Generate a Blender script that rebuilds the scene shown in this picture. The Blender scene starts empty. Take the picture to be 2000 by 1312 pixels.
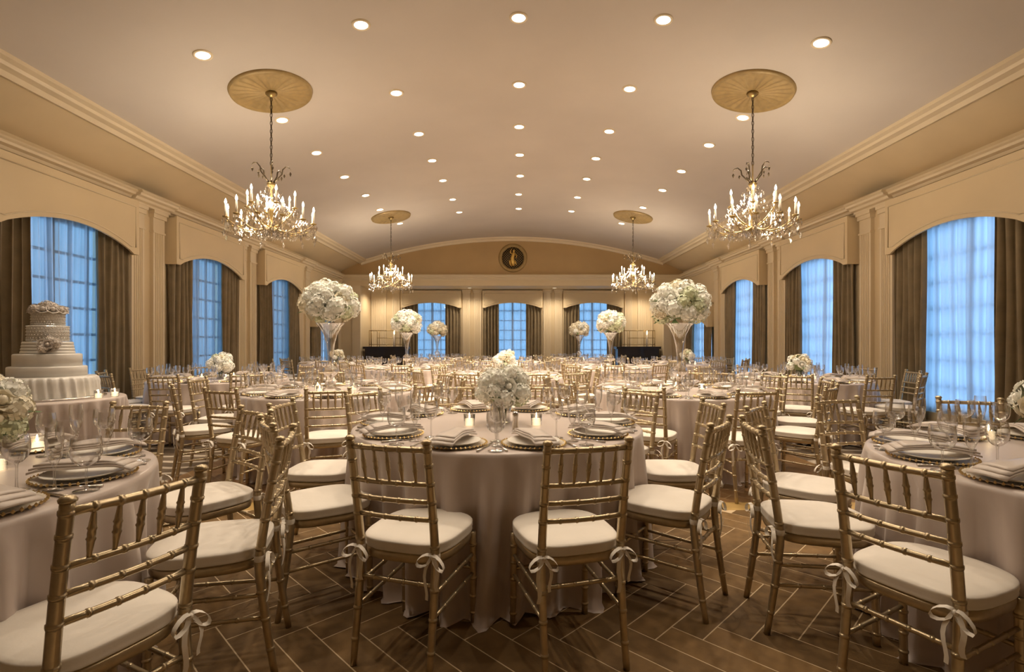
import bpy, math, random
from mathutils import Vector, Matrix
random.seed(7)
PI = math.pi
SC = bpy.context.scene
COL = SC.collection

# ------------------------------------------------------------------ camera, world, exposure
F = 1000.0            # focal length in pixels of the 2000 x 1312 frame
VX, VY = 1000.0, 670.0
CH = 1.28             # eye height
cam = bpy.data.cameras.new('camera'); camo = bpy.data.objects.new('camera', cam); COL.objects.link(camo)
camo.location = (0, 0, CH); camo.rotation_euler = (PI/2, 0, 0)
cam.sensor_width = 36; cam.lens = 36*F/2000; cam.shift_y = 14/2000; cam.clip_start = .05; cam.clip_end = 200
SC.camera = camo
SC.view_settings.view_transform = 'Standard'; SC.view_settings.look = 'None'
SC.view_settings.gamma = 1; SC.view_settings.use_curve_mapping = False
SC.view_settings.exposure = 0.48
SC.cycles.transparent_max_bounces = 32
SC.cycles.max_bounces = 8
SC.cycles.diffuse_bounces = 4
SC.cycles.sample_clamp_indirect = 6
world = bpy.data.worlds.new('dusk_sky'); SC.world = world; world.use_nodes = True
bg = world.node_tree.nodes['Background']; bg.inputs[0].default_value = (.31, .60, .97, 1); bg.inputs[1].default_value = 2.3

WARM = (1.0, .83, .63)
DOWN_W = 120.0         # each ceiling downlight
NEAR_FILL_W = 50.0         # each fill lamp added above the foreground
ALC_FILL_W = 80.0           # each fill lamp added in the alcove
CHAND_W = 62.0       # each chandelier

# ------------------------------------------------------------------ helpers
class MB:
    def __init__(s): s.v = []; s.f = []; s.m = []; s.cur = 0; s.sm = []; s.smooth = True
    def vert(s, p): s.v.append((p[0], p[1], p[2])); return len(s.v)-1
    def face(s, idx): s.f.append(tuple(idx)); s.m.append(s.cur); s.sm.append(s.smooth)
    def box(s, x0, x1, y0, y1, z0, z1):
        o = len(s.v); sm = s.smooth; s.smooth = False
        for z in (z0, z1):
            for x, y in ((x0, y0), (x1, y0), (x1, y1), (x0, y1)): s.v.append((x, y, z))
        for q in ((3, 2, 1, 0), (4, 5, 6, 7), (0, 1, 5, 4), (1, 2, 6, 5), (2, 3, 7, 6), (3, 0, 4, 7)): s.face([o+i for i in q])
        s.smooth = sm
    def prism(s, poly, fn, a, b):
        """poly: 2D outline, fn(u,v,t)->xyz, extruded from t=a to t=b"""
        o = len(s.v); n = len(poly); sm = s.smooth; s.smooth = False
        for t in (a, b):
            for u, v in poly: s.v.append(tuple(fn(u, v, t)))
        for i in range(n):
            j = (i+1) % n; s.face((o+i, o+j, o+n+j, o+n+i))
        s.face([o+i for i in range(n)][::-1]); s.face([o+n+i for i in range(n)])
        s.smooth = sm
    def tube(s, pts, rad, seg=8, caps=True):
        pts = [Vector(p) for p in pts]; n = len(pts)
        if not hasattr(rad, '__len__'): rad = [rad]*n
        o = len(s.v); up = None
        for i, p in enumerate(pts):
            d = (pts[min(i+1, n-1)]-pts[max(i-1, 0)])
            if d.length < 1e-9: d = Vector((0, 0, 1))
            d.normalize()
            if up is None:
                up = Vector((1, 0, 0)) if abs(d.x) < .8 else Vector((0, 1, 0))
            a = (up-d*up.dot(d)); a.normalize(); b = d.cross(a); up = a
            for k in range(seg):
                t = 2*PI*k/seg; s.v.append(tuple(p+(a*math.cos(t)+b*math.sin(t))*rad[i]))
        for i in range(n-1):
            for k in range(seg):
                k2 = (k+1) % seg
                s.face((o+i*seg+k, o+i*seg+k2, o+(i+1)*seg+k2, o+(i+1)*seg+k))
        if caps:
            s.face([o+k for k in range(seg)][::-1]); s.face([o+(n-1)*seg+k for k in range(seg)])
    def lathe(s, prof, seg=24, c=(0, 0, 0), cap=False):
        o = len(s.v); n = len(prof)
        for r, z in prof:
            for k in range(seg):
                t = 2*PI*k/seg; s.v.append((c[0]+r*math.cos(t), c[1]+r*math.sin(t), c[2]+z))
        for i in range(n-1):
            for k in range(seg):
                k2 = (k+1) % seg
                s.face((o+i*seg+k, o+i*seg+k2, o+(i+1)*seg+k2, o+(i+1)*seg+k))
        if cap:
            s.face([o+k for k in range(seg)][::-1]); s.face([o+(n-1)*seg+k for k in range(seg)])
    def ribbon(s, pts, nrm, w):
        """flat band along pts; nrm = width direction"""
        o = len(s.v); nrm = Vector(nrm).normalized()
        for p in pts:
            p = Vector(p); s.v.append(tuple(p-nrm*w/2)); s.v.append(tuple(p+nrm*w/2))
        for i in range(len(pts)-1): s.face((o+2*i, o+2*i+1, o+2*i+3, o+2*i+2))
    def add(s, other, M=None, mat=None):
        o = len(s.v)
        for p in other.v:
            s.v.append(tuple(M @ Vector(p)) if M is not None else p)
        for f, m, q in zip(other.f, other.m, other.sm):
            s.f.append(tuple(o+i for i in f)); s.m.append(m if mat is None else mat); s.sm.append(q)
    def mesh(s, name, mats):
        me = bpy.data.meshes.new(name); me.from_pydata(s.v, [], s.f)
        for m in (mats if isinstance(mats, (list, tuple)) else [mats]): me.materials.append(m)
        me.polygons.foreach_set('material_index', s.m)
        me.polygons.foreach_set('use_smooth', s.sm)
        me.update(); return me

def ob(name, me, parent=None, loc=(0, 0, 0), rz=0.0, rot=None, scale=None):
    o = bpy.data.objects.new(name, me); COL.objects.link(o)
    o.location = loc; o.rotation_euler = rot if rot else (0, 0, rz)
    if scale: o.scale = (scale,)*3 if not hasattr(scale, '__len__') else scale
    if parent: o.parent = parent
    return o
def empty(name, loc=(0, 0, 0), rz=0.0):
    o = ob(name, None, None, loc, rz); o.empty_display_size = .1; return o
def tag(o, label, cat, group=None):
    o['label'] = label; o['category'] = cat
    if group: o['group'] = group
    return o
def struct(o, label, cat='wall'):
    o['kind'] = 'structure'; o['label'] = label; o['category'] = cat; return o
def dup(root, loc, rz):
    r = root.copy(); COL.objects.link(r); r.location = loc; r.rotation_euler = (0, 0, rz)
    for ch in root.children:
        c = ch.copy(); COL.objects.link(c); c.parent = r
        for g in ch.children:
            d = g.copy(); COL.objects.link(d); d.parent = c
    return r
def P(px, py, z):      # pixel on horizontal plane z
    Y = F*(CH-z)/(py-VY); return ((px-VX)*Y/F, Y)
def project(x, y, z):
    return (VX+F*x/y, VY+F*(CH-z)/y) if y > .05 else None
def inframe(x, y, z=.6, r=.35):
    for dx in (-r, 0, r):
        for dy in (-r, 0, r):
            for dz in (-.4, 0, .4):
                q = project(x+dx, y+dy, z+dz)
                if q and -10 < q[0] < 2010 and -10 < q[1] < 1322: return True
    return False

# ------------------------------------------------------------------ materials
def mat(name, col, rough=.5, metal=0.0, var=0.0, scale=8.0, bump=0.0, bscale=60.0, sheen=0.0, spec=None, objvar=0.0, coat=0.0):
    m = bpy.data.materials.new(name); m.use_nodes = True
    nt = m.node_tree; b = nt.nodes['Principled BSDF']
    b.inputs['Base Color'].default_value = (*col, 1); b.inputs['Roughness'].default_value = rough
    b.inputs['Metallic'].default_value = metal
    if spec is not None: b.inputs['Specular IOR Level'].default_value = spec
    if sheen: b.inputs['Sheen Weight'].default_value = sheen; b.inputs['Sheen Roughness'].default_value = .4
    if coat: b.inputs['Coat Weight'].default_value = coat
    tc = nt.nodes.new('ShaderNodeTexCoord')
    src = None
    if var:
        n = nt.nodes.new('ShaderNodeTexNoise'); n.inputs['Scale'].default_value = scale; n.inputs['Detail'].default_value = 4
        nt.links.new(tc.outputs['Object'], n.inputs['Vector'])
        r = nt.nodes.new('ShaderNodeMapRange'); r.inputs[1].default_value = .3; r.inputs[2].default_value = .7
        r.inputs[3].default_value = 1-var; r.inputs[4].default_value = 1+var
        nt.links.new(n.outputs['Fac'], r.inputs[0]); src = r.outputs[0]
    if objvar:
        oi = nt.nodes.new('ShaderNodeObjectInfo'); r2 = nt.nodes.new('ShaderNodeMapRange')
        r2.inputs[3].default_value = 1-objvar; r2.inputs[4].default_value = 1+objvar
        nt.links.new(oi.outputs['Random'], r2.inputs[0])
        if src:
            mu = nt.nodes.new('ShaderNodeMath'); mu.operation = 'MULTIPLY'
            nt.links.new(src, mu.inputs[0]); nt.links.new(r2.outputs[0], mu.inputs[1]); src = mu.outputs[0]
        else: src = r2.outputs[0]
    if src:
        mx = nt.nodes.new('ShaderNodeVectorMath'); mx.operation = 'SCALE'
        mx.inputs[0].default_value = col; nt.links.new(src, mx.inputs['Scale'])
        nt.links.new(mx.outputs[0], b.inputs['Base Color'])
    if bump:
        n = nt.nodes.new('ShaderNodeTexNoise'); n.inputs['Scale'].default_value = bscale; n.inputs['Detail'].default_value = 3
        nt.links.new(tc.outputs['Object'], n.inputs['Vector'])
        bp = nt.nodes.new('ShaderNodeBump'); bp.inputs['Strength'].default_value = bump; bp.inputs['Distance'].default_value = .01
        nt.links.new(n.outputs['Fac'], bp.inputs['Height']); nt.links.new(bp.outputs[0], b.inputs['Normal'])
    return m
def emit(name, col, st):
    m = bpy.data.materials.new(name); m.use_nodes = True
    b = m.node_tree.nodes['Principled BSDF']; b.inputs['Base Color'].default_value = (*col, 1)
    b.inputs['Emission Color'].default_value = (*col, 1); b.inputs['Emission Strength'].default_value = st
    return m
def glassy(name, tint=(1, 1, 1), lo=.09, hi=1.0, rough=.03, blend=.55):
    """thin clear glass: see-through with fresnel reflection"""
    m = bpy.data.materials.new(name); m.use_nodes = True; nt = m.node_tree
    nt.nodes.remove(nt.nodes['Principled BSDF']); out = nt.nodes['Material Output']
    t = nt.nodes.new('ShaderNodeBsdfTransparent'); t.inputs[0].default_value = (*tint, 1)
    g = nt.nodes.new('ShaderNodeBsdfGlossy'); g.inputs['Roughness'].default_value = rough
    lw = nt.nodes.new('ShaderNodeLayerWeight'); lw.inputs[0].default_value = blend
    r = nt.nodes.new('ShaderNodeMapRange'); r.inputs[3].default_value = lo; r.inputs[4].default_value = hi
    mx = nt.nodes.new('ShaderNodeMixShader')
    nt.links.new(lw.outputs['Facing'], r.inputs[0]); nt.links.new(r.outputs[0], mx.inputs[0])
    nt.links.new(t.outputs[0], mx.inputs[1]); nt.links.new(g.outputs[0], mx.inputs[2]); nt.links.new(mx.outputs[0], out.inputs[0])
    return m
def sheer(name, col, clear):
    m = bpy.data.materials.new(name); m.use_nodes = True; nt = m.node_tree
    nt.nodes.remove(nt.nodes['Principled BSDF']); out = nt.nodes['Material Output']
    t = nt.nodes.new('ShaderNodeBsdfTransparent')
    tr = nt.nodes.new('ShaderNodeBsdfTranslucent'); tr.inputs[0].default_value = (*col, 1)
    df = nt.nodes.new('ShaderNodeBsdfDiffuse'); df.inputs[0].default_value = (*col, 1)
    m1 = nt.nodes.new('ShaderNodeMixShader'); m1.inputs[0].default_value = .25
    m2 = nt.nodes.new('ShaderNodeMixShader'); m2.inputs[0].default_value = 1-clear
    nt.links.new(tr.outputs[0], m1.inputs[1]); nt.links.new(df.outputs[0], m1.inputs[2])
    nt.links.new(t.outputs[0], m2.inputs[1]); nt.links.new(m1.outputs[0], m2.inputs[2]); nt.links.new(m2.outputs[0], out.inputs[0])
    return m
M = {}
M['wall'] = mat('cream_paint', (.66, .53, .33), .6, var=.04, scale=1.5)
M['trim'] = mat('cream_trim_paint', (.70, .585, .40), .5, var=.03, scale=2)
M['ceil'] = mat('ceiling_plaster', (.56, .50, .43), .85, var=.05, scale=.7, bump=.05, bscale=20)
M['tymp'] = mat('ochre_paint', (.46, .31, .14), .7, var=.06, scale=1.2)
M['gold'] = mat('champagne_gold_paint', (.50, .405, .26), .30, metal=.75, var=.10, scale=30, objvar=.08)
M['ivory'] = mat('ivory_satin_cushion', (.74, .68, .60), .55, var=.04, scale=6, bump=.12, bscale=25, sheen=.2)
M['ribbon'] = mat('ivory_ribbon', (.78, .72, .63), .5)
M['cloth'] = mat('taupe_satin', (.53, .445, .40), .34, var=.04, scale=3, bump=.05, bscale=14, sheen=.3)
M['napkin'] = mat('taupe_napkin_satin', (.60, .52, .46), .38, bump=.1, bscale=30, sheen=.2, objvar=.06)
M['drape'] = mat('olive_brown_velvet', (.225, .17, .095), .8, var=.15, scale=5, bump=.1, bscale=40, sheen=.25)
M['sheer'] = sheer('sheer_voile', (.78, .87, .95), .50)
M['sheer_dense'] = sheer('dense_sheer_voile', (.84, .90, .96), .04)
M['plank'] = mat('brown_wood_plank', (.165, .097, .038), .72, var=.25, scale=9, bump=.1, bscale=90, objvar=.18, spec=.2)
M['grout'] = mat('tan_joint', (.55, .42, .26), .8)
M['border'] = mat('ochre_border_wood', (.42, .27, .09), .5, var=.1, scale=6)
M['brass'] = mat('aged_brass', (.38, .27, .11), .35, metal=.85, var=.08, scale=20)
M['medal'] = mat('gilded_plaster', (.36, .25, .10), .5, metal=.25, var=.12, scale=14)
M['bronze'] = mat('dark_bronze', (.10, .075, .045), .4, metal=.7)
M['glass'] = glassy('clear_glass')
M['crystal'] = glassy('cut_crystal', (1, .97, .93), .25, 1.0, .05)
M['pane'] = glassy('window_glass', (.95, .97, 1), .03, .5, .02, .3)
M['plate'] = mat('ivory_china', (.78, .74, .67), .35)
M['charger'] = mat('pearl_charger', (.62, .55, .46), .4, metal=.1)
M['goldrim'] = mat('bright_gold_beads', (.72, .53, .24), .25, metal=.9)
M['silver'] = mat('polished_silver', (.75, .72, .68), .18, metal=1)
M['wax'] = emit('lit_candle_wax', (1, .80, .50), 1.6)
M['flame'] = emit('candle_flame', (1, .72, .35), 14)
M['bulb'] = emit('lit_candle_bulb', (1, .86, .66), 10)
M['candle'] = mat('ivory_candle_sleeve', (.85, .78, .65), .4)
M['lens'] = emit('downlight_lens', (1, .92, .80), 9)
M['fwhite'] = mat('white_petals', (.88, .87, .79), .7, objvar=.06, var=.05, scale=40)
M['fcream'] = mat('cream_petals', (.80, .73, .56), .7, objvar=.06)
M['fgreen'] = mat('pale_green_petals', (.66, .69, .48), .7, objvar=.08)
M['leaf'] = mat('dark_green_leaf', (.10, .17, .05), .6)
M['core'] = mat('green_foliage_core', (.20, .24, .11), .9)
M['icing'] = mat('pearl_icing', (.70, .67, .62), .32, var=.04, scale=12, sheen=.2, coat=.25)
M['lace'] = mat('lace_icing', (.70, .67, .62), .5, bump=.8, bscale=70)
M['sugar'] = mat('pale_sugar_petals', (.72, .66, .60), .6, objvar=.05)
M['darkwood'] = mat('black_walnut', (.022, .015, .011), .3, var=.2, scale=6, coat=.3)
M['black'] = mat('black_grille', (.012, .009, .006), .6)
M['muntin'] = mat('painted_window_frame', (.10, .12, .14), .6)
M['city'] = mat('blue_grey_stone', (.34, .38, .38), .9, var=.15, scale=.6)

# floors: parquet and patterned carpet
def parquet():
    m = mat('parquet_wood', (.22, .12, .05), .32); nt = m.node_tree; b = nt.nodes['Principled BSDF']
    tc = nt.nodes.new('ShaderNodeTexCoord'); mp = nt.nodes.new('ShaderNodeMapping'); mp.inputs['Rotation'].default_value = (0, 0, PI/4)
    br = nt.nodes.new('ShaderNodeTexBrick'); br.inputs['Scale'].default_value = 1
    br.inputs['Brick Width'].default_value = .58; br.inputs['Row Height'].default_value = .145; br.inputs['Mortar Size'].default_value = .004
    br.inputs['Color1'].default_value = (.26, .145, .06, 1); br.inputs['Color2'].default_value = (.19, .105, .042, 1); br.inputs['Mortar'].default_value = (.33, .23, .12, 1)
    nt.links.new(tc.outputs['Object'], mp.inputs[0]); nt.links.new(mp.outputs[0], br.inputs['Vector']); nt.links.new(br.outputs['Color'], b.inputs['Base Color'])
    return m
def carpet():
    m = mat('swirl_carpet', (.2, .15, .1), .95); nt = m.node_tree; b = nt.nodes['Principled BSDF']
    tc = nt.nodes.new('ShaderNodeTexCoord'); w = nt.nodes.new('ShaderNodeTexWave'); w.wave_type = 'RINGS'
    w.inputs['Scale'].default_value = 1.1; w.inputs['Distortion'].default_value = 7; w.inputs['Detail'].default_value = 2; w.inputs['Detail Scale'].default_value = .8
    cr = nt.nodes.new('ShaderNodeValToRGB'); cr.color_ramp.elements[0].position = .72; cr.color_ramp.elements[1].position = .86
    cr.color_ramp.elements[0].color = (.10, .068, .04, 1); cr.color_ramp.elements[1].color = (.36, .30, .23, 1)
    nt.links.new(tc.outputs['Object'], w.inputs['Vector']); nt.links.new(w.outputs['Fac'], cr.inputs[0]); nt.links.new(cr.outputs[0], b.inputs['Base Color'])
    return m
M['parquet'] = parquet(); M['carpet'] = carpet()

# ------------------------------------------------------------------ the room
W = 5.85; D1 = 17.5; D2 = 18.9; YB = -3.0; AX = 5.2     # half width, end wall, alcove back, rear wall, alcove half width
EX, EZ, AP = 5.15, 4.07, 4.89                            # ceiling edge and crown
def ceilz(x): return AP-(AP-EZ)*(x/EX)**2
WY = [6.63, 9.70, 12.77, 15.84]                          # window centres along the side walls
PY = [5.095, 8.165, 11.235, 14.305]                      # piers between them
CT = 3.60                                                # cornice top

def simple(name, fn, m):
    b = MB(); b.smooth = False; fn(b); return ob(name, b.mesh(name, m))
FE = 3.98
fl = simple('floor', lambda b: b.box(-W-.3, W+.3, YB-.2, D2+.3, -.12, -.004), M['carpet'])
struct(fl, 'brown carpeted floor with pale swirl pattern', 'floor')
# herringbone planks in front: each its own piece
b = MB(); b.box(-3.6, 3.6, .55, FE, -.004, .0048); g_ = ob('joint_bed', b.mesh('joint_bed', M['grout']), fl)
def plank_mesh():
    b = MB(); L, w, g = .58, .145, .0030
    b.box(g, L-g, g, w-g, 0, .004); return b.mesh('plank', M['plank'])
pm = plank_mesh(); w = .145; L = 4
c45 = math.cos(-PI/4); s45 = math.sin(-PI/4)
for m_ in range(-8, 9):
    for k in range(-30, 60):
        for kind in (0, 1):
            if kind == 0: u, v, a = (k+2*L*m_)*w, k*w, 0
            else: u, v, a = (k+L+1+2*L*m_)*w, (k-L+1)*w, PI/2
            # centre
            cu, cv = (u+L*w/2, v+w/2) if kind == 0 else (u-w/2, v+L*w/2)
            X = c45*cu-s45*cv; Y = s45*cu+c45*cv+2.2
            if Y < .98 or Y > FE-.02 or abs(X) > 3.3 or abs(X) > Y*1.04+.35: continue
            ox = c45*u-s45*v; oy = s45*u+c45*v+2.2
            if Y > FE-.26: continue
            ob('plank', pm, fl, (ox, oy, .0015), a-PI/4)
b = MB(); b.box(-3.2, 3.2, FE-.07, FE+.12, -.003, .006); ob('border_strip', b.mesh('border_strip', M['border']), fl)
b = MB(); b.box(-3.2, 3.2, FE+.12, 14.0, -.003, .004); ob('parquet_field', b.mesh('parquet_field', M['parquet']), fl)

# ceiling (shallow vault) and sloping coves
b = MB(); n = 40
for i in range(n+1):
    x = -EX+2*EX*i/n
    for y in (YB, D1): b.vert((x, y, ceilz(x)))
    for y in (YB, D1): b.vert((x, y, ceilz(x)+.15))
for i in range(n):
    o = i*4; b.face((o, o+1, o+5, o+4)); b.face((o+2, o+6, o+7, o+3))
ce = ob('ceiling', b.mesh('ceiling', M['ceil'])); struct(ce, 'shallow vaulted plaster ceiling in pale taupe', 'ceiling')
for s, nm in ((-1, 'left'), (1, 'right')):
    b = MB(); b.smooth = False
    b.prism([(EX-.02, EZ), (W+.05, CT+.10), (W+.05, CT-.02), (W+.2, CT-.02), (W+.2, EZ+.1), (EX-.02, EZ+.1)], lambda u, v, t: (s*u, t, v), YB, D1)
    o = ob('trim_cove_'+nm, b.mesh('cove', M['wall'])); struct(o, 'sloping cream cove above the %s wall cornice' % nm, 'cove')
    b = MB(); b.smooth = False   # crown moulding between vault and cove
    b.prism([(EX-.20, EZ+.075), (EX-.20, EZ+.02), (EX-.14, EZ+.0), (EX-.12, EZ-.03), (EX-.04, EZ-.045), (EX, EZ-.09), (EX+.06, EZ-.075), (EX+.06, EZ+.09)], lambda u, v, t: (s*u, t, v), YB, D1)
    o = ob('trim_crown_'+nm, b.mesh('crown', M['trim'])); struct(o, 'long moulded crown edging the ceiling vault on the %s' % nm, 'moulding')
    # cornice with breaks forward over the piers
    b = MB(); b.smooth = False
    prof = [(W+.02, CT), (W-.20, CT), (W-.215, CT-.03), (W-.185, CT-.045), (W-.175, CT-.075), (W-.12, CT-.09), (W-.10, CT-.125), (W-.04, CT-.135), (W-.04, CT-.17), (W+.02, CT-.17)]
    b.prism(prof, lambda u, v, t: (s*u, t, v), YB, D1)
    for py in PY:
        b.prism([(u-.07 if u < W else u, v) for u, v in prof], lambda u, v, t: (s*u, t, v), py-.44, py+.44)
    o = ob('trim_cornice_'+nm, b.mesh('cornice', M['trim'])); struct(o, 'moulded cream cornice running along the %s wall' % nm, 'moulding')

# side walls with openings
def side_wall(s, nm):
    b = MB(); b.smooth = False
    x0, x1 = W, W+.28
    ys = [YB]
    def bx(y0, y1, z0, z1): b.prism([(x0, y0), (x1, y0), (x1, y1), (x0, y1)], lambda u, v, t: (s*u, v, t), z0, z1)
    hw = .85; top = [2.95, 2.95, 2.95, 2.1]
    y = YB
    for wy, tp in zip(WY, top):
        bx(y, wy-hw, 0, 3.75); bx(wy-hw, wy+hw, tp, 3.75); bx(wy-hw, wy+hw, 0, .32); y = wy+hw
    bx(y, D2+.3, 0, 3.75)
    o = ob('wall_'+nm, b.mesh('wall_'+nm, M['wall'])); struct(o, 'cream painted %s wall with tall curtained windows' % nm, 'wall')
    b = MB(); b.prism([(W-.035, 0), (W-.035, .16), (W-.015, .2), (W, .2), (W, 0)], lambda u, v, t: (s*u, t, v), YB, D1)
    o = ob('baseboard_'+nm, b.mesh('baseboard', M['trim'])); struct(o, 'cream baseboard along the %s wall' % nm, 'baseboard')
for s, nm in ((-1, 'left'), (1, 'right')): side_wall(s, nm)
o = simple('wall_rear', lambda b: b.box(-W-.3, W+.3, YB-.2, YB, 0, 5), M['wall']); struct(o, 'cream wall behind the viewer', 'wall')

# end wall: tympanum, lintel, jambs
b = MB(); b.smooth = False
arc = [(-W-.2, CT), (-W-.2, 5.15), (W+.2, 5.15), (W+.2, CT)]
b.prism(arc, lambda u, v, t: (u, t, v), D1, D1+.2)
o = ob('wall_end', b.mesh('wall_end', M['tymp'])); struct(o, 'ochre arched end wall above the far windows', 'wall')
for s, nm in ((-1, 'left'), (1, 'right')):
    b = MB(); b.box(min(s*W, s*AX), max(s*W, s*AX), D1, D1+.2, 0, 3.24); b.box(min(s*(AX-.03), s*(AX+.25)), max(s*(AX-.03), s*(AX+.25)), D1-.06, D1, 0, 3.24)
    o = ob('wall_jamb_'+nm, b.mesh('jamb', M['trim'])); struct(o, 'cream %s jamb of the far alcove opening' % nm, 'wall')
b = MB(); b.box(-W, W, D1, D1+.2, 3.24, CT)
o = ob('wall_end_lintel', b.mesh('lintel', M['wall'])); struct(o, 'cream beam over the far alcove opening', 'wall')
b = MB(); b.smooth = False
prof = [(0, CT), (.20, CT), (.215, CT-.03), (.185, CT-.045), (.175, CT-.075), (.12, CT-.09), (.10, CT-.125), (.04, CT-.135), (.04, CT-.17), (0, CT-.17)]
b.prism(prof, lambda u, v, t: (t, D1-u, v), -W, W)
o = ob('trim_cornice_end', b.mesh('cornice_end', M['trim'])); struct(o, 'moulded cornice below the arched end wall', 'moulding')
b = MB(); b.smooth = False     # arched crown moulding against the end wall
for i in range(32):
    xa, xb = -EX+2*EX*i/32, -EX+2*EX*(i+1)/32
    o_ = len(b.v)
    for x in (xa, xb):
        z = ceilz(x)
        for dy, dz in ((0, -.13), (-.05, -.12), (-.07, -.06), (-.13, -.045), (-.16, .02), (0, .02)): b.vert((x, D1+dy, z+dz))
    for k in range(6): b.face((o_+k, o_+(k+1) % 6, o_+6+(k+1) % 6, o_+6+k))
o = ob('trim_crown_end', b.mesh('crown_end', M['trim'])); struct(o, 'arched crown moulding over the end wall', 'moulding')
# alcove
WX = [-2.96, 0.02, 2.98]
b = MB(); b.smooth = False
x = -AX-.2
for wx in WX: b.box(x, wx-.85, D2, D2+.25, 0, 3.3); b.box(wx-.85, wx+.85, D2, D2+.25, 2.9, 3.3); b.box(wx-.85, wx+.85, D2, D2+.25, 0, .32); x = wx+.85
b.box(x, AX+.2, D2, D2+.25, 0, 3.3)
o = ob('wall_alcove', b.mesh('wall_alcove', M['wall'])); struct(o, 'cream back wall of the far alcove with three windows', 'wall')
for s, nm in ((-1, 'left'), (1, 'right')):
    b = MB(); b.box(min(s*AX, s*(AX+.2)), max(s*AX, s*(AX+.2)), D1+.2, D2, 0, 3.24)
    o = ob('wall_alcove_'+nm, b.mesh('wall_alcove_side', M['wall'])); struct(o, 'plain cream %s side wall of the far alcove' % nm, 'wall')
o = simple('ceiling_alcove', lambda b: b.box(-AX-.2, AX+.2, D1+.2, D2+.25, 3.24, 3.34), M['trim']); struct(o, 'flat pale ceiling of the far alcove', 'ceiling')

# fluted pilasters
def pilaster_mesh(w, h, d=.06, nf=5):
    b = MB(); b.smooth = False
    pts = [(-w/2, 0), (-w/2, d)]
    m = .035; fw = (w-2*m)/nf
    for i in range(nf):
        a = -w/2+m+i*fw
        pts += [(a+fw*.18, d), (a+fw*.3, d-.014), (a+fw*.7, d-.014), (a+fw*.82, d)]
    pts += [(w/2, d), (w/2, 0)]
    b.prism(pts, lambda u, v, t: (u, -v, t), .28, h-.34)
    b.box(-w/2-.015, w/2+.015, -d-.02, 0, 0, .2); b.box(-w/2-.008, w/2+.008, -d-.01, 0, .2, .28)
    b.box(-w/2, w/2, -d, 0, h-.34, h-.12); b.box(-w/2-.012, w/2+.012, -d-.014, 0, h-.36, h-.33)
    b.box(-w/2-.02, w/2+.02, -d-.025, 0, h-.12, h-.05); b.box(-w/2-.035, w/2+.035, -d-.045, 0, h-.05, h)
    return b.mesh('pilaster', M['trim'])
pil = pilaster_mesh(.27, CT-.17); pilw = pilaster_mesh(.55, 3.24, .05, 7); piln = pilaster_mesh(.27, 3.24, .05)
words = ['nearest', 'second', 'third', 'fourth']
k = 0
for s, nm in ((-1, 'left'), (1, 'right')):
    for i, py in enumerate(PY+[17.23]):
        for j, dy in enumerate((-.235, .235) if i < 4 else (0,)):
            if i == 0: continue
            k += 1
            o = ob('trim_%d' % k, pil, None, (s*W, py+dy, 0), -s*PI/2 if s < 0 else -PI/2)
            o.rotation_euler = (0, 0, PI/2 if s < 0 else -PI/2)
            struct(o, 'fluted cream pilaster on the %s wall, %s, %s pair from the viewer' % (nm, 'nearer one' if j == 0 else 'farther one', words[i-1]), 'pilaster')
for px, pmesh, lab in ((-4.93+.02, pilw, 'wide panelled pilaster left of the far windows'), (4.93-.02, pilw, 'wide panelled pilaster right of the far windows'),
                       (-4.27, piln, 'narrow fluted pilaster left of the left far window'), (4.29, piln, 'narrow fluted pilaster right of the right far window'),
                       (-1.68, piln, 'fluted pilaster just right of the left far window'), (-1.26, piln, 'fluted pilaster just left of the middle far window'),
                       (1.29, piln, 'fluted pilaster just right of the middle far window'), (1.71, piln, 'fluted pilaster just left of the right far window')):
    k += 1; o = ob('trim_%d' % k, pmesh, None, (px, D2, 0)); struct(o, lab, 'pilaster')

# windows, valances, curtains ------------------------------------------------
def window(n, loc, rz, h0, h1, lab):
    root = empty('window_%d' % n, loc, rz); struct(root, lab, 'window')
    b = MB(); hw = .85
    for x0, x1, z0, z1 in ((-hw, -hw+.07, h0, h1), (hw-.07, hw, h0, h1), (-hw, hw, h0, h0+.07), (-hw, hw, h1-.07, h1), (-.035, .035, h0, h1)):
        b.box(x0, x1, .10, .18, z0, z1)
    ob('window_frame', b.mesh('window_frame', M['muntin']), root)
    key = (round(h1-h0, 2))
    if key not in mcache:
        b = MB(); b.box(-.017, .017, .12, .16, h0, h1); mv = b.mesh('muntin', M['muntin'])
        b = MB(); b.box(-hw, hw, .122, .158, -.017, .017); mh = b.mesh('muntin', M['muntin'])
        b = MB(); b.box(-hw, hw, .138, .142, h0, h1); mp_ = b.mesh('pane', M['pane'])
        mcache[key] = (mv, mh, mp_)
    mv, mh, mp_ = mcache[key]
    for x in (-.58, -.31, .31, .58): ob('muntin', mv, root, (x, 0, 0))
    z = h0+.36
    while z < h1-.2: ob('muntin', mh, root, (0, 0, z)); z += .36
    ob('pane', mp_, root)
mcache = {}
def fold_panel(w, h, folds, amp, seed, m, gather=0.0, name='drape'):
    rnd = random.Random(seed); b = MB(); nx = folds*8; nz = 10
    ph = [rnd.uniform(-.5, .5) for _ in range(folds+2)]
    for j in range(nz+1):
        t = j/nz
        for i in range(nx+1):
            u = i/nx; q = u*folds; kf = int(min(q, folds-1e-6))
            a = amp*(.75+.25*ph[kf]*2)*(1+.25*math.sin(3*t+ph[kf]*6))
            y = a*math.sin(2*PI*q+ph[kf]*.5*math.sin(PI*t))+.012*math.sin(9*u+5*t+seed)
            x = (u-.5)*w*(1-gather*math.sin(PI*t)*.5)+.01*math.sin(2*PI*q*2+seed)
            b.vert((x, y, h*t))
    for j in range(nz):
        for i in range(nx):
            a = j*(nx+1)+i; b.face((a, a+1, a+nx+2, a+nx+1))
    return b.mesh(name, m)
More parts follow.
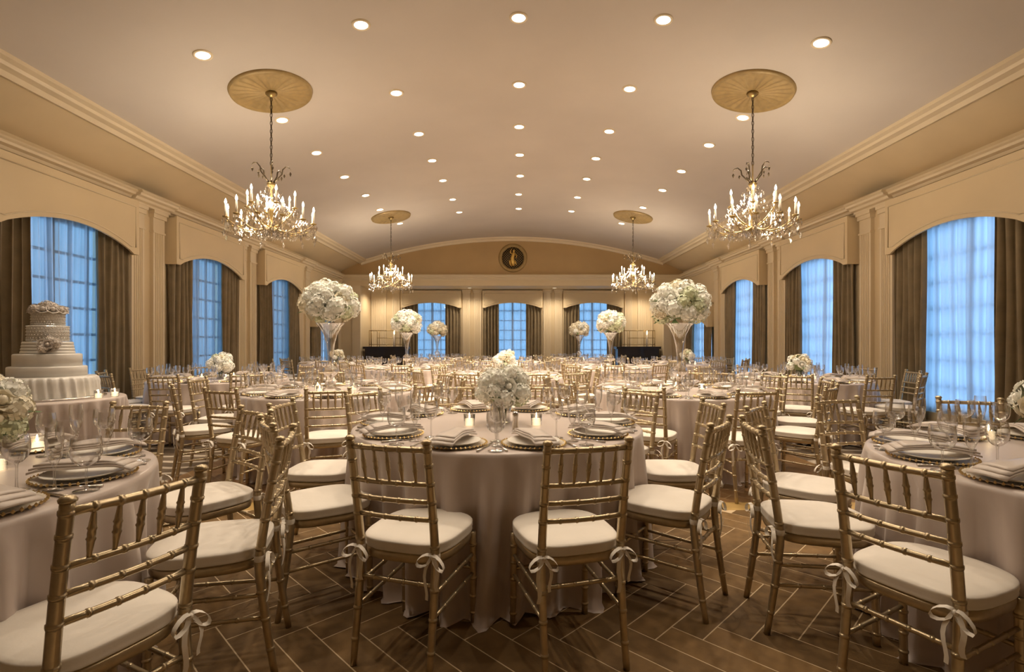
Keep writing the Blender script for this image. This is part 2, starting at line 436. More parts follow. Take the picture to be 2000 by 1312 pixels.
drapes = [fold_panel(.58, 2.95, 5, .055, s_, M['drape']) for s_ in (1, 2, 3, 4)]
drapes_low = [fold_panel(.58, 2.05, 5, .055, s_, M['drape']) for s_ in (5, 6)]
sheers = [fold_panel(1.5, 2.92, 15, .022, s_, M['sheer'], name='sheer') for s_ in (11, 12, 13)]
sheers_dense = [fold_panel(1.5, 2.92, 11, .03, s_, M['sheer_dense'], name='sheer') for s_ in (15, 16, 17)]
sheer_low = fold_panel(1.5, 2.05, 15, .022, 14, M['sheer'], name='sheer')
def valance(loc, rz, z0, ztop, peak, lab):
    root = empty('window_valance', (loc[0], loc[1], 0), rz); tag(root, lab, 'valance', 'arched window valances')
    hw = 1.10; p = .22; lip = .10
    ar = [(-hw, z0), (-hw+lip, z0)]
    a0 = hw-lip
    for i in range(1, 24):
        x = -a0+2*a0*i/24; ar.append((x, z0+.012+(peak-z0)*(1-(x/a0)**2)))
    ar += [(hw-lip, z0), (hw, z0), (hw, ztop), (-hw, ztop)]
    b = MB(); b.smooth = False; b.prism(ar, lambda u, v, t: (u, t, v), -p, -p+.03); ob('front_panel', b.mesh('front_panel', M['wall']), root)
    b = MB(); b.box(-.015, .015, -p+.03, 0, z0, ztop); sm_ = b.mesh('side_panel', M['wall'])
    for s in (-1, 1): ob('side_panel', sm_, root, (s*(hw-.015), 0, 0))
    b = MB(); b.box(-hw, hw, -p+.03, 0, ztop-.03, ztop); ob('top_panel', b.mesh('top_panel', M['wall']), root)
    # raised outline moulding
    b = MB(); e = .07
    ln = [(-hw+e, ztop-.10), (-hw+e, z0+.10)]
    for i in range(1, 24):
        x = -(hw-e)+2*(hw-e)*i/24; xx = min(1, abs(x)/a0); ln.append((x, z0+.075+(peak-z0)*(1-xx*xx)))
    ln += [(hw-e, z0+.10), (hw-e, ztop-.10), (-hw+e, ztop-.10)]
    b.tube([(x, -p-.002, z) for x, z in ln], .009, 5); ob('panel_moulding', b.mesh('panel_moulding', M['trim']), root)
nW = 0
def dressed_window(nm, i, loc, rz, low, dist):
    sh = (sheers_dense if 'right' in nm else sheers)[i % 3]
    """loc: point on wall plane, local -Y faces into the room"""
    global nW; nW += 1
    h1 = 2.1 if low else 2.95
    lab = '%s window %s' % (dist, nm)
    window(nW, loc, rz, .32, h1, 'tall muntined window, %s %s' % (dist, nm))
    z0, zt, pk = (1.75, 2.45, 1.99) if low else (2.61, 3.42 if 'alcove' not in nm else 3.2, 2.84 if 'alcove' not in nm else 2.74)
    if 'alcove' in nm: z0 = 2.57
    valance(loc, rz, z0, zt, pk, 'cream arched valance box over the %s' % lab)
    R_ = Matrix.Rotation(rz, 3, 'Z')
    for s, sd in ((-1, 0), (1, 1)):
        side = ('nearer' if (s < 0) == ('left' in nm) else 'farther') if 'alcove' not in nm else ('left' if s < 0 else 'right')
        p = Vector(loc)+R_ @ Vector((s*.79, -.085, 0))
        o = ob('curtain', (drapes_low if low else drapes)[(i*2+sd) % (2 if low else 4)], None, (p.x, p.y, .01), rz)
        tag(o, 'olive brown pleated drape, %s side of the %s' % (side, lab), 'curtain', 'olive brown drapes')
    p = Vector(loc)+R_ @ Vector((0, .05, 0))
    o = ob('sheer_curtain', sheer_low if low else sh, None, (p.x, p.y, .02), rz)
    tag(o, 'pleated blue-lit sheer curtain in the %s' % lab, 'curtain', 'sheer curtains')
for s, nm in ((-1, 'on the left wall'), (1, 'on the right wall')):
    for i, wy in enumerate(WY):
        dressed_window(nm, i+(4 if s > 0 else 0), (s*W, wy, 0), PI/2 if s < 0 else -PI/2, i == 3, ['nearest', 'second', 'third', 'small farthest'][i])
for i, wx in enumerate(WX): dressed_window('in the far alcove', i, (wx, D2, 0), 0, False, ['left', 'middle', 'right'][i])

# neighbouring buildings outside
def building(name, x0, x1, y0, y1, h, lab):
    root = empty(name, ((x0+x1)/2, (y0+y1)/2, -8)); tag(root, lab, 'building')
    b = MB(); b.box(x0-(x0+x1)/2, x1-(x0+x1)/2, y0-(y0+y1)/2, y1-(y0+y1)/2, 0, h+8); ob('facade', b.mesh('facade', M['city']), root)
    b = MB(); b.box(x0-(x0+x1)/2-.3, x1-(x0+x1)/2+.3, y0-(y0+y1)/2-.3, y1-(y0+y1)/2+.3, h+8, h+8.6); ob('parapet', b.mesh('parapet', M['city']), root)
building('neighbouring_building', -22, -15, 5, 40, 14, 'blue-grey building outside the left windows at dusk')
building('neighbouring_building', -9, 7, 34, 40, 3.5, 'low blue-grey building outside the far windows at dusk')

# wall medallion over the end wall --------------------------------------------
root = empty('wall_medallion', (.03, D1, 4.19)); tag(root, 'round bronze medallion with gilt figure on the end wall', 'medallion')
b = MB(); b.lathe([(.37, 0), (.37, .03), (.41, .055), (.46, .045), (.49, .02), (.49, 0)], 48)
ob('ring_frame', b.mesh('ring_frame', M['medal']), root, (0, 0, 0), rot=(PI/2, 0, 0))
b = MB(); b.lathe([(.001, .004), (.38, .004), (.38, 0)], 40); ob('back_plate', b.mesh('back_plate', M['black']), root, rot=(PI/2, 0, 0))
b = MB()
for i in range(-6, 7):
    c_ = i*.06; h_ = math.sqrt(max(0, .37**2-c_*c_))
    for sg in (-1, 1):
        d_ = Vector((1, sg)).normalized(); n_ = Vector((-d_.y, d_.x))*c_
        a_, e_ = n_-d_*h_, n_+d_*h_
        b.tube([(a_.x, -.015, a_.y), (e_.x, -.015, e_.y)], .006, 4)
ob('lattice', b.mesh('lattice', M['medal']), root)
gm = mat('bright_gilt', (.75, .50, .14), .35, metal=.7)
b = MB()     # draped gilt figure in relief: one body
b.tube([(.02, -.04, -.27), (.0, -.05, -.15), (-.02, -.06, -.02), (.01, -.06, .08), (.03, -.05, .15), (.03, -.05, .19)], [.05, .075, .07, .06, .065, .025], 10)
b.tube([(.03, -.05, .18), (.035, -.055, .21), (.03, -.055, .25), (.03, -.05, .275)], [.025, .042, .042, .012], 8)
b.tube([(.08, -.05, .13), (.13, -.055, .06), (.10, -.06, -.02)], [.025, .022, .016], 6)
b.tube([(-.03, -.05, .14), (-.09, -.055, .17), (-.06, -.05, .27), (-.02, -.05, .32)], [.025, .022, .018, .012], 6)
b.tube([(-.05, -.045, -.05), (-.11, -.05, -.12), (-.09, -.045, -.22), (-.04, -.04, -.29)], [.02, .035, .028, .01], 6)
b.tube([(.05, -.045, -.10), (.10, -.05, -.18), (.12, -.045, -.25)], [.03, .028, .01], 6)
ob('gilt_figure', b.mesh('gilt_figure', gm), root)

# ------------------------------------------------------------------ ceiling downlights
LP = [(396, 107), (705, 48), (1013, 34), (1296, 38), (1604, 83), (774, 181), (1014, 165), (1230, 173), (551, 234), (1451, 229), (818, 261), (1014, 247), (1190, 256),
      (618, 298), (1385, 283), (844, 313), (1015, 302), (1164, 309), (673, 345), (1331, 334), (865, 352), (1016, 343), (1146, 349), (714, 381), (1294, 371), (884, 389), (1013, 379), (1128, 385),
      (742, 409), (1256, 405), (897, 414), (1013, 407), (1116, 412), (781, 436), (1214, 436)]
b = MB(); b.lathe([(.075, .0), (.075, -.012), (.10, -.012), (.105, 0)], 24); m_ring = b.mesh('trim_ring', M['trim'])
b = MB(); b.lathe([(.001, -.006), (.076, -.006)], 24); m_lens = b.mesh('lens', M['lens'])
b = MB(); b.lathe([(.001, -.006), (.076, -.006)], 24); m_lens_dim = b.mesh('lens', emit('dim_fill_lens', (1, .85, .65), 1.0))  # lens of the added alcove lamps, dimmed to blend with the ceiling
cols = {0: 'leftmost', 1: 'left-of-centre', 2: 'centre', 3: 'right-of-centre', 4: 'rightmost'}
cnt = {}
ORD = ['first', 'second', 'third', 'fourth', 'fifth', 'sixth', 'seventh', 'eighth', 'ninth', 'tenth']
for px, py in LP:
    u, v = (px-VX)/F, (VY-py)/F           # x = u*Y, z-CH = v*Y ; CH+vY = AP-kx^2
    kq = (AP-EZ)/EX**2*u*u
    Y = (AP-CH)/v if kq < 1e-9 else (-v+math.sqrt(v*v+4*kq*(AP-CH)))/(2*kq)
    x = u*Y; z = ceilz(x); tilt = math.atan(2*(AP-EZ)/EX**2*x)
    ratio = x/3.4
    c = 2 if abs(ratio) < .15 else (1 if ratio < 0 else 3) if abs(ratio) < .72 else (0 if ratio < 0 else 4)
    cnt[c] = cnt.get(c, 0)+1
    r = empty('ceiling_downlight', (x, Y, z)); r.rotation_euler = (0, tilt, 0)
    tag(r, 'round recessed ceiling downlight, %s from the viewer in the %s column' % (ORD[cnt[c]-1], cols[c]), 'downlight', 'recessed ceiling downlights')
    ob('trim_ring', m_ring, r); ob('lens', m_lens, r)
    l = bpy.data.lights.new('lamp', 'SPOT'); l.energy = DOWN_W; l.color = WARM; l.spot_size = math.radians(105); l.spot_blend = .6; l.shadow_soft_size = .05
    lo = ob('lamp', l, r, (0, 0, -.03))

for y, row in ((4.1, 'nearer'), (2.4, 'nearest')):     # added rows out of view, put in to brighten the foreground
    for x, lab in ((-3.4, 'far left'), (-1.7, 'left'), (.05, 'middle'), (1.7, 'right'), (3.4, 'far right')):
        r = empty('ceiling_downlight', (x, y, ceilz(x))); r.rotation_euler = (0, math.atan(2*(AP-EZ)/EX**2*x), 0)
        tag(r, '%s added fill downlight of the %s unseen row above the foreground' % (lab, row), 'downlight', 'recessed ceiling downlights')
        ob('trim_ring', m_ring, r); ob('lens', m_lens, r)
        l = bpy.data.lights.new('lamp', 'SPOT'); l.energy = NEAR_FILL_W; l.color = WARM; l.spot_size = math.radians(105); l.spot_blend = .6; l.shadow_soft_size = .05
        ob('lamp', l, r, (0, 0, -.03))
for x, lab in ((-4.6, 'leftmost'), (-1.5, 'left inner'), (1.5, 'right inner'), (4.6, 'rightmost')):  # extra lamps added to brighten the far alcove
    r = empty('ceiling_downlight', (x, 18.1, 3.238)); tag(r, '%s added fill downlight in the far alcove ceiling' % lab, 'downlight', 'added alcove fill lights')
    ob('trim_ring', m_ring, r); ob('lens', m_lens_dim, r)
    l = bpy.data.lights.new('lamp', 'SPOT'); l.energy = ALC_FILL_W; l.color = WARM; l.spot_size = math.radians(150); l.spot_blend = .8; l.shadow_soft_size = .06
    ob('lamp', l, r, (0, 0, -.03))

# ------------------------------------------------------------------ chandeliers
def octa(b, c, rx, rz, top=.35):
    o = len(b.v); x, y, z = c; b.smooth = False
    for q in ((0, 0, rz*top*2), (rx, 0, 0), (0, rx, 0), (-rx, 0, 0), (0, -rx, 0), (0, 0, -rz)): b.vert((x+q[0], y+q[1], z+q[2]))
    for i in range(4):
        j = (i+1) % 4; b.face((o, o+1+i, o+1+j)); b.face((o+5, o+1+j, o+1+i))
    b.smooth = True
rnd = random.Random(5)
ring_lo = [(.53, 2.86, 2*PI*(i+.3)/12) for i in range(12)]
ring_hi = [(.30, 3.06, 2*PI*(i+.1)/6) for i in range(6)]
def arm_mesh(R, zc):
    b = MB(); pts = []
    for i in range(9):
        t = i/8; pts.append((.03+(R-.03)*t, 0, 2.80+(zc-2.80)*t-.10*math.sin(PI*t)*(1 if R > .4 else .4)))
    b.tube(pts, [.009-.003*i/8 for i in range(9)], 6)
    b.lathe([(.006, 0), (.034, .008), (.04, .02), (.014, .022), (.012, .03)], 10, (R, 0, zc))
    return b.mesh('arm', M['brass'])
arm_lo, arm_hi = arm_mesh(.53, 2.84), arm_mesh(.30, 3.04)
b = MB(); b.lathe([(.0125, 0), (.0125, .15)], 10, cap=True); m_candle = b.mesh('candle', M['candle'])
b = MB(); b.lathe([(.004, .15), (.013, .165), (.015, .18), (.009, .205), (.001, .225)], 10); m_bulb = b.mesh('bulb', M['bulb'])
def ch_body():
    b = MB(); b.lathe([(.001, 2.70), (.02, 2.72), (.05, 2.755), (.055, 2.79), (.02, 2.82), (.018, 2.95), (.045, 3.0), (.045, 3.04), (.015, 3.08), (.015, 3.3), (.05, 3.34), (.055, 3.37), (.02, 3.39), (.008, 3.42), (.008, 3.62)], 14)
    return b.mesh('stem', M['brass'])
def scroll_mesh():
    b = MB(); b.tube([(.03, 0, 3.38), (.08, 0, 3.44), (.13, 0, 3.50), (.14, 0, 3.56), (.18, 0, 3.60), (.22, 0, 3.59), (.24, 0, 3.56)], [.010, .009, .009, .009, .008, .007, .004], 6)
    octa(b, (.235, 0, 3.51), .016, .04); octa(b, (.16, 0, 3.48), .014, .034)
    return b.mesh('scroll', M['bronze'])
def crystals():
    b = MB()
    for R, zc, a in ring_lo+ring_hi:
        cx, cy = R*math.cos(a), R*math.sin(a)
        for k in range(6):                                    # drops under each bobeche
            t = 2*PI*k/6; octa(b, (cx+.04*math.cos(t), cy+.04*math.sin(t), zc-.055), .014, .042)
        octa(b, (cx, cy, zc-.11), .022, .06); octa(b, (cx*1.04, cy*1.04, zc-.20), .024, .06)
        for k in range(6):                                    # leaves along the arms
            t = (k+1)/7; octa(b, (.9*t*cx, .9*t*cy, 2.80+(zc-2.80)*t-.06*math.sin(PI*t)-.05), .019, .05)
    n = len(ring_lo)
    for i in range(n):                                        # swags between neighbouring arms
        a0, a1 = ring_lo[i][2], ring_lo[i][2]+2*PI/n
        for k in range(1, 8):
            t = k/8; a = a0+(a1-a0)*t; octa(b, (.53*math.cos(a), .53*math.sin(a), 2.84-.11*math.sin(PI*t)), .012, .026)
        for k in range(1, 10):                                # strands down from the crown
            t = k/10; octa(b, ((.06+.42*t)*math.cos(a0+.2), (.06+.42*t)*math.sin(a0+.2), 3.34-.44*t**.6-.05*math.sin(PI*t)), .014, .03)
    for i in range(80):                                       # lower basket
        a = rnd.uniform(0, 2*PI); r = .12+.36*math.sqrt(rnd.random()); octa(b, (r*math.cos(a), r*math.sin(a), 2.74+.10*(r/.48)**2-rnd.uniform(.0, .10)), .021, .055)
    for i in range(10):
        a = 2*PI*i/10; octa(b, (.09*math.cos(a), .09*math.sin(a), 2.70), .014, .05); octa(b, (.07*math.cos(a), .07*math.sin(a), 3.30), .014, .04)
        octa(b, (.05*math.cos(a), .05*math.sin(a), 3.12), .014, .045); octa(b, (.13*math.cos(a+.2), .13*math.sin(a+.2), 3.24), .012, .034)
    octa(b, (0, 0, 2.655), .03, .05)
    return b.mesh('crystal_drops', M['crystal'])
m_stem, m_scroll, m_crys = ch_body(), scroll_mesh(), crystals()
b = MB()
def chain_mesh(L_):
    b = MB(); n = int(L_/.052)
    for i in range(n):
        z = -(i+.5)*L_/n; pts = []
        for k in range(9):
            t = 2*PI*k/8; q = (.014*math.cos(t), 0, z+.034*math.sin(t)); pts.append(q if i % 2 == 0 else (0, q[0], q[2]))
        b.tube(pts, .0042, 5, caps=False)
    b.tube([(0, 0, 0), (0, 0, -L_)], .003, 5)
    return b.mesh('chain', M['bronze'])
def medallion_mesh():
    b = MB(); n = 96; rs = [.04, .16, .30, .44, .485, .50, .515]
    for r in rs:
        for k in range(n):
            t = 2*PI*k/n; z = -.025
            if r < .45: z = -.022-.012*(k % 4 in (1, 2))*(r > .05)-.006*math.cos(r*30)
            if r > .49: z = -.045 if r < .51 else 0
            b.vert((r*math.cos(t), r*math.sin(t), z))
    for i in range(len(rs)-1):
        for k in range(n): b.face((i*n+k, (i+1)*n+k, (i+1)*n+(k+1) % n, i*n+(k+1) % n))
    return b.mesh('ceiling_rose', M['medal'])
m_rose = medallion_mesh()
b = MB(); b.lathe([(.001, -.09), (.03, -.085), (.07, -.05), (.075, -.025), (.04, -.02)], 20); m_can = b.mesh('canopy', M['brass'])
XC = 3.155; ZC = ceilz(XC); m_chain = chain_mesh(ZC-.09-3.60)
for x, y, lab in ((-XC, 6.71, 'near left'), (XC, 6.71, 'near right'), (-XC, 13.35, 'far left'), (XC, 13.35, 'far right')):
    tl = math.atan(2*(AP-EZ)/EX**2*x)
    o = ob('ceiling_rose', m_rose, None, (x, y, ZC)); o.rotation_euler = (0, tl, 0)
    tag(o, 'round gilded sunburst ceiling rose above the %s chandelier' % lab, 'ceiling rose', 'gilded ceiling roses')
    r = empty('chandelier', (x, y, 0)); tag(r, '%s crystal candle chandelier hanging from its gilded rose' % lab, 'chandelier', 'crystal chandeliers')
    ob('canopy', m_can, r, (0, 0, ZC)); ob('chain', m_chain, r, (0, 0, ZC-.08)); ob('stem', m_stem, r)
    for (R, zc, a), am in [(q, arm_lo) for q in ring_lo]+[(q, arm_hi) for q in ring_hi]:
        ob('arm', am, r, (0, 0, 0), a)
        cd = ob('candle', m_candle, r, (R*math.cos(a), R*math.sin(a), zc)); ob('bulb', m_bulb, cd)
    for i in range(5): ob('scroll', m_scroll, r, (0, 0, 0), 2*PI*(i+.15)/5)
    o = ob('crystal_drops', m_crys, r); o['kind'] = 'stuff'
    l = bpy.data.lights.new('candle_glow', 'POINT'); l.energy = CHAND_W; l.color = WARM; l.shadow_soft_size = .16
    ob('candle_glow', l, r, (0, 0, 3.12))

# ------------------------------------------------------------------ chair
def node_line(p0, p1, r, nodes, bow=None, n=None):
    """bamboo-turned rod: returns pts, radii"""
    p0, p1 = Vector(p0), Vector(p1); Ln = (p1-p0).length
    ts = {0.0, 1.0}
    for q in nodes:
        for d in (-.009, -.0050, -.0040, .0040, .0050, .009): ts.add(min(1, max(0, q+d/Ln)))
    for i in range(1, 6): ts.add(i/6)
    pts, rad = [], []
    for t in sorted(ts):
        p = p0.lerp(p1, t)
        if bow is not None: p = p+Vector(bow)*math.sin(PI*t)
        e = 0
        for q in nodes:
            d = abs(t-q)*Ln
            if d < .0046: e = .20
        pts.append(p); rad.append(r*(1+e))
    return pts, rad
def post_y(z):      # recline of the rear post
    return -.20-.055*((.44-z)/.44)**1.3 if z < .44 else -.20-.075*((z-.44)/.48)**1.25
def rear_post():
    b = MB(); pts, rad = [], []; nodes = [.10, .22, .33, .50, .61, .685, .76, .835, .895]
    zs = sorted({0, .05, .15, .28, .40, .44, .55, .65, .72, .80, .87, .905, .92}|{n_+d for n_ in nodes for d in (-.010, -.0056, -.0046, .0046, .0056, .010)})
    for z in zs:
        r = .0135+.004*min(1, z/.4) if z < .44 else .0175-.0015*(z-.44)/.48
        for n_ in nodes:
            d = abs(z-n_)
            if d < .0052: r *= 1.13
        pts.append((0, post_y(z), z)); rad.append(r)
    b.tube(pts, rad, 10)
    b.lathe([(.012, 0), (.019, .004), (.02, .010), (.014, .018), (.001, .021)], 10, (0, post_y(.92), .918))
    return b
def rod(p0, p1, r, nodes, bow=None, seg=7):
    b = MB(); pts, rad = node_line(p0, p1, r, nodes, bow); b.tube(pts, rad, seg); return b
HB, HF = .166, .185     # half widths at back, front
def seat_outline(k=1.0, n=40):
    out = []
    for i in range(n):
        t = 2*PI*i/n; c, s_ = math.cos(t), math.sin(t); e = .55 if s_ < 0 else .72
        x = math.copysign(abs(c)**e, c); y = math.copysign(abs(s_)**e, s_)
        out.append(((HB+.022+.018*(y+1)/2)*x*k, .205*y*k))
    return out
def slab(b, levels, n=40):
    """levels: (scale, z, puff) rings, closed top and bottom"""
    o = len(b.v)
    for k, z in levels:
        for x, y in seat_outline(k, n): b.vert((x, y, z))
    for i in range(len(levels)-1):
        for q in range(n): b.face((o+i*n+q, o+i*n+(q+1) % n, o+(i+1)*n+(q+1) % n, o+(i+1)*n+q))
    b.face([o+q for q in range(n)][::-1]); b.face([o+(len(levels)-1)*n+q for q in range(n)])
def bow(sx):
    b = MB(); x0 = sx*HB; y0 = -.222; z0 = .468
    b.lathe([(.019, -.012), (.0205, 0), (.019, .012)], 10, (x0, post_y(.462), .462))
    for sg, ln, dz in ((-1, .062, .016), (1, .055, .022)):
        pts = []
        for i in range(11):
            t = i/10*2*PI; pts.append((x0+sg*(ln*(1-math.cos(t))/2), y0-.006-.012*math.sin(t/2), z0+.018*math.sin(t)*1.2-dz*1.6*(1-math.cos(t))/2))
        b.ribbon(pts, (0, 1, .35), .016)
    for sg, ln in ((-1, .17), (1, .13)):
        b.ribbon([(x0+sg*(.004+.03*t+.012*math.sin(5*t)), y0-.008-.012*math.sin(3*t), z0-ln*t) for t in [i/7 for i in range(8)]], (1, .3*sg, 0), .015)
    b.lathe([(.001, -.009), (.009, -.006), (.011, 0), (.009, .006), (.001, .009)], 8, (x0, y0-.006, z0))
    return b
def chair_parts():
    parts = []     # name, MB, material key, parent index, offset
    rp = rear_post()
    for s in (-1, 1): parts.append(('rear_leg', rp, 'gold', None, (s*HB, 0, 0)))
    fl_ = rod((0, .175, 0), (0, .165, .43), .0150, [.12, .3, .5, .68, .86], seg=10)
    for s in (-1, 1): parts.append(('front_leg', fl_, 'gold', None, (s*(HF-.01), 0, 0)))
    b = MB(); slab(b, [(.93, .415), (.985, .418), (1.0, .43), (1.0, .448), (.97, .455)]); parts.append(('seat_frame', b, 'gold', None, (0, 0, 0)))
    b = MB(); slab(b, [(.95, .455), (1.01, .459), (1.03, .464), (1.02, .469), (1.035, .480), (1.03, .492), (1.035, .497), (1.02, .501), (.97, .506), (.80, .513), (.45, .517), (.1, .518)])
    ci = len(parts); parts.append(('cushion', b, 'ivory', None, (0, 0, 0)))
    for s in (-1, 1): parts.append(('ribbon_tie', bow(s), 'ribbon', ci, (0, 0, 0)))
    for nm, z, r in (('top_rail', .895, .0125), ('back_rail', .755, .0105), ('back_rail', .683, .0105), ('back_rail', .610, .0105)):
        parts.append((nm, rod((-HB, post_y(z), z), (HB, post_y(z), z), r, [.2, .4, .6, .8] if nm == 'back_rail' else [.167, .333, .5, .667, .833], (0, -.014, .0)), 'gold', None, (0, 0, 0)))
    for i in range(5):
        x = -HB+2*HB*(i+1)/6; sag = -.014*math.sin(PI*(i+1)/6)
        b = MB(); p0 = Vector((x, post_y(.755)+sag, .755)); p1 = Vector((x, post_y(.895)+sag, .895))
        tt = [0, .12, .30, .36, .40, .44, .50, .56, .60, .64, .70, .88, 1]; rr = [.0055, .006, .0085, .009, .0115, .009, .0098, .009, .0115, .009, .0085, .006, .0055]
        b.tube([p0.lerp(p1, t) for t in tt], rr, 7); parts.append(('spindle', b, 'gold', None, (0, 0, 0)))
    for s in (-1, 1):
        for z in (.315, .225): parts.append(('side_stretcher', rod((s*HB, post_y(z), z), (s*(HF-.01), .17, z+.012), .0088, [.25, .5, .75], seg=6), 'gold', None, (0, 0, 0)))
    parts.append(('back_stretcher', rod((-HB, post_y(.345), .345), (HB, post_y(.345), .345), .0095, [.2, .4, .6, .8], seg=6), 'gold', None, (0, 0, 0)))
    parts.append(('front_stretcher', rod((-HF+.01, .17, .26), (HF-.01, .17, .26), .0088, [.25, .5, .75], seg=6), 'gold', None, (0, 0, 0)))
    return parts
CP = chair_parts()
_mc = {}
def chair_proto():
    r = empty('chiavari_chair', (0, 0, -20)); r.scale = (1, 1, .975); made = []
    for nm, b, mk, pi_, off in CP:
        if id(b) not in _mc: _mc[id(b)] = b.mesh(nm, M[mk])
        made.append(ob(nm, _mc[id(b)], r if pi_ is None else made[pi_], off))
    return r
far_mb = MB()
for nm, b, mk, pi_, off in CP: far_mb.add(b, Matrix.Translation(off), 0 if mk == 'gold' else 1)
far_mesh = far_mb.mesh('chiavari_chair', [M['gold'], M['ivory']])
PROTO = chair_proto(); used = [False]
def put_chair(x, y, rz, label, group):
    if not inframe(x, y): return
    if y < 8.8:
        if not used[0]: o = PROTO; used[0] = True; o.location = (x, y, .006); o.rotation_euler = (0, 0, rz)
        else: o = dup(PROTO, (x, y, .006), rz)
    else: o = ob('chiavari_chair', far_mesh, None, (x, y, .006), rz, scale=(1, 1, .975))
    tag(o, label, 'chair', group)

# ------------------------------------------------------------------ tableware meshes
TZ = .765
def mk(name, m, fn):
    b = MB(); fn(b); return b.mesh(name, m)
m_charger = mk('charger', M['charger'], lambda b: b.lathe([(.001, .002), (.105, .002), (.15, .010), (.158, .013), (.158, .010), (.108, 0), (.001, 0)], 40))
def beads(b):
    for i in range(44):
        t = 2*PI*i/44; octa(b, (.161*math.cos(t), .161*math.sin(t), .012), .0075, .0075, .5)
m_beads = mk('beaded_rim', M['goldrim'], beads)
m_plate = mk('dinner_plate', M['plate'], lambda b: b.lathe([(.001, .006), (.085, .006), (.095, .010), (.13, .018), (.133, .019), (.133, .016), (.09, .003), (.001, .003)], 36))
def napkin_fn(b):
    for lay, (w_, l_, z0) in enumerate(((.125, .33, .019), (.115, .30, .028), (.10, .26, .036))):
        o = len(b.v); n = 12
        for z in (0, .008):
            for i in range(n+1):
                t = i/n; y = (t-.5)*l_
                for q in range(5):
                    u = q/4-.5; b.vert((u*w_*(1-.10*math.sin(PI*t)), y+.01*lay, z0+z+.007*math.sin(PI*t)-.028*max(0, abs(y)-.12)/.05*.4+.003*math.sin(8*t+q)))
        N = (n+1)*5
        for i in range(n):
            for q in range(4):
                a = o+i*5+q; b.face((a+N, a+N+1, a+N+6, a+N+5)); b.face((a, a+5, a+6, a+1))
        for i in range(n):
            for q, sgn in ((0, 1), (4, -1)):
                a = o+i*5+q; b.face((a, a+N, a+N+5, a+5) if sgn > 0 else (a, a+5, a+N+5, a+N))
        for q in range(4):
            a = o+q; b.face((a, a+1, a+N+1, a+N)); a = o+n*5+q; b.face((a, a+N, a+N+1, a+1))
m_napkin = mk('napkin', M['napkin'], napkin_fn)
def stemware(b, bowl, h, rb, stem_h, rf=.036):
    b.lathe([(.001, .0), (rf, .001), (rf, .003), (.008, .007), (.0042, .015), (.0038, stem_h-.01), (.006, stem_h)], 20)
    b.lathe([(.005, stem_h)]+[(rb*r, stem_h+(h-stem_h)*t) for r, t in bowl], 22)
BW = [(.45, .06), (.78, .2), (.97, .42), (1.0, .58), (.96, .78), (.86, 1.0)]
BF = [(.4, .07), (.72, .22), (.92, .42), (1.0, .65), (.97, .85), (.92, 1.0)]
BG = [(.5, .06), (.82, .2), (.98, .4), (1.0, .6), (.97, .8), (.92, 1.0)]
m_wine = mk('wine_glass', M['glass'], lambda b: stemware(b, BW, .195, .038, .095))
m_gob = mk('water_goblet', M['glass'], lambda b: stemware(b, BG, .185, .046, .085, .038))
m_flute = mk('champagne_flute', M['glass'], lambda b: stemware(b, BF, .22, .027, .085, .033))
def fork_fn(b):
    b.tube([(0, -.10, .004), (0, -.03, .006), (0, .04, .004)], [.006, .003, .004], 6)
    for i in range(4): x = -.009+.006*i; b.tube([(x*.7, .04, .004), (x, .055, .005), (x, .095, .004)], .0016, 4)
def knife_fn(b):
    b.tube([(0, -.11, .005), (0, .0, .005)], [.006, .005], 6)
    b.prism([(-.008, 0), (.008, 0), (.008, .10), (-.002, .12), (-.008, .09)], lambda u, v, t: (u, v, t), .003, .005)
def spoon_fn(b):
    b.tube([(0, -.10, .004), (0, -.02, .006), (0, .05, .004)], [.006, .003, .004], 6)
    o = len(b.v)
    for k_ in range(12): b.vert((.018*math.cos(2*PI*k_/12), .075+.028*math.sin(2*PI*k_/12), .007))
    c_ = b.vert((0, .075, .002))
    for k_ in range(12): b.face((o+k_, o+(k_+1) % 12, c_))
m_fork, m_knife, m_spoon = mk('fork', M['silver'], fork_fn), mk('knife', M['silver'], knife_fn), mk('spoon', M['silver'], spoon_fn)
m_votg = mk('glass_cup', M['glass'], lambda b: b.lathe([(.001, 0), (.030, 0), (.032, .004), (.036, .075), (.034, .075), (.030, .008), (.001, .006)], 18))
m_votw = mk('wax', M['wax'], lambda b: b.lathe([(.001, .007), (.028, .007), (.030, .045), (.001, .046)], 14))
m_votf = mk('flame', M['flame'], lambda b: b.lathe([(.001, .046), (.006, .056), (.004, .070), (.001, .082)], 8))
def shaker_fn(b): b.lathe([(.001, 0), (.022, 0), (.020, .01), (.016, .075), (.017, .085), (.017, .10), (.012, .115), (.001, .118)], 16)
m_shaker = mk('salt_shaker', M['silver'], shaker_fn)

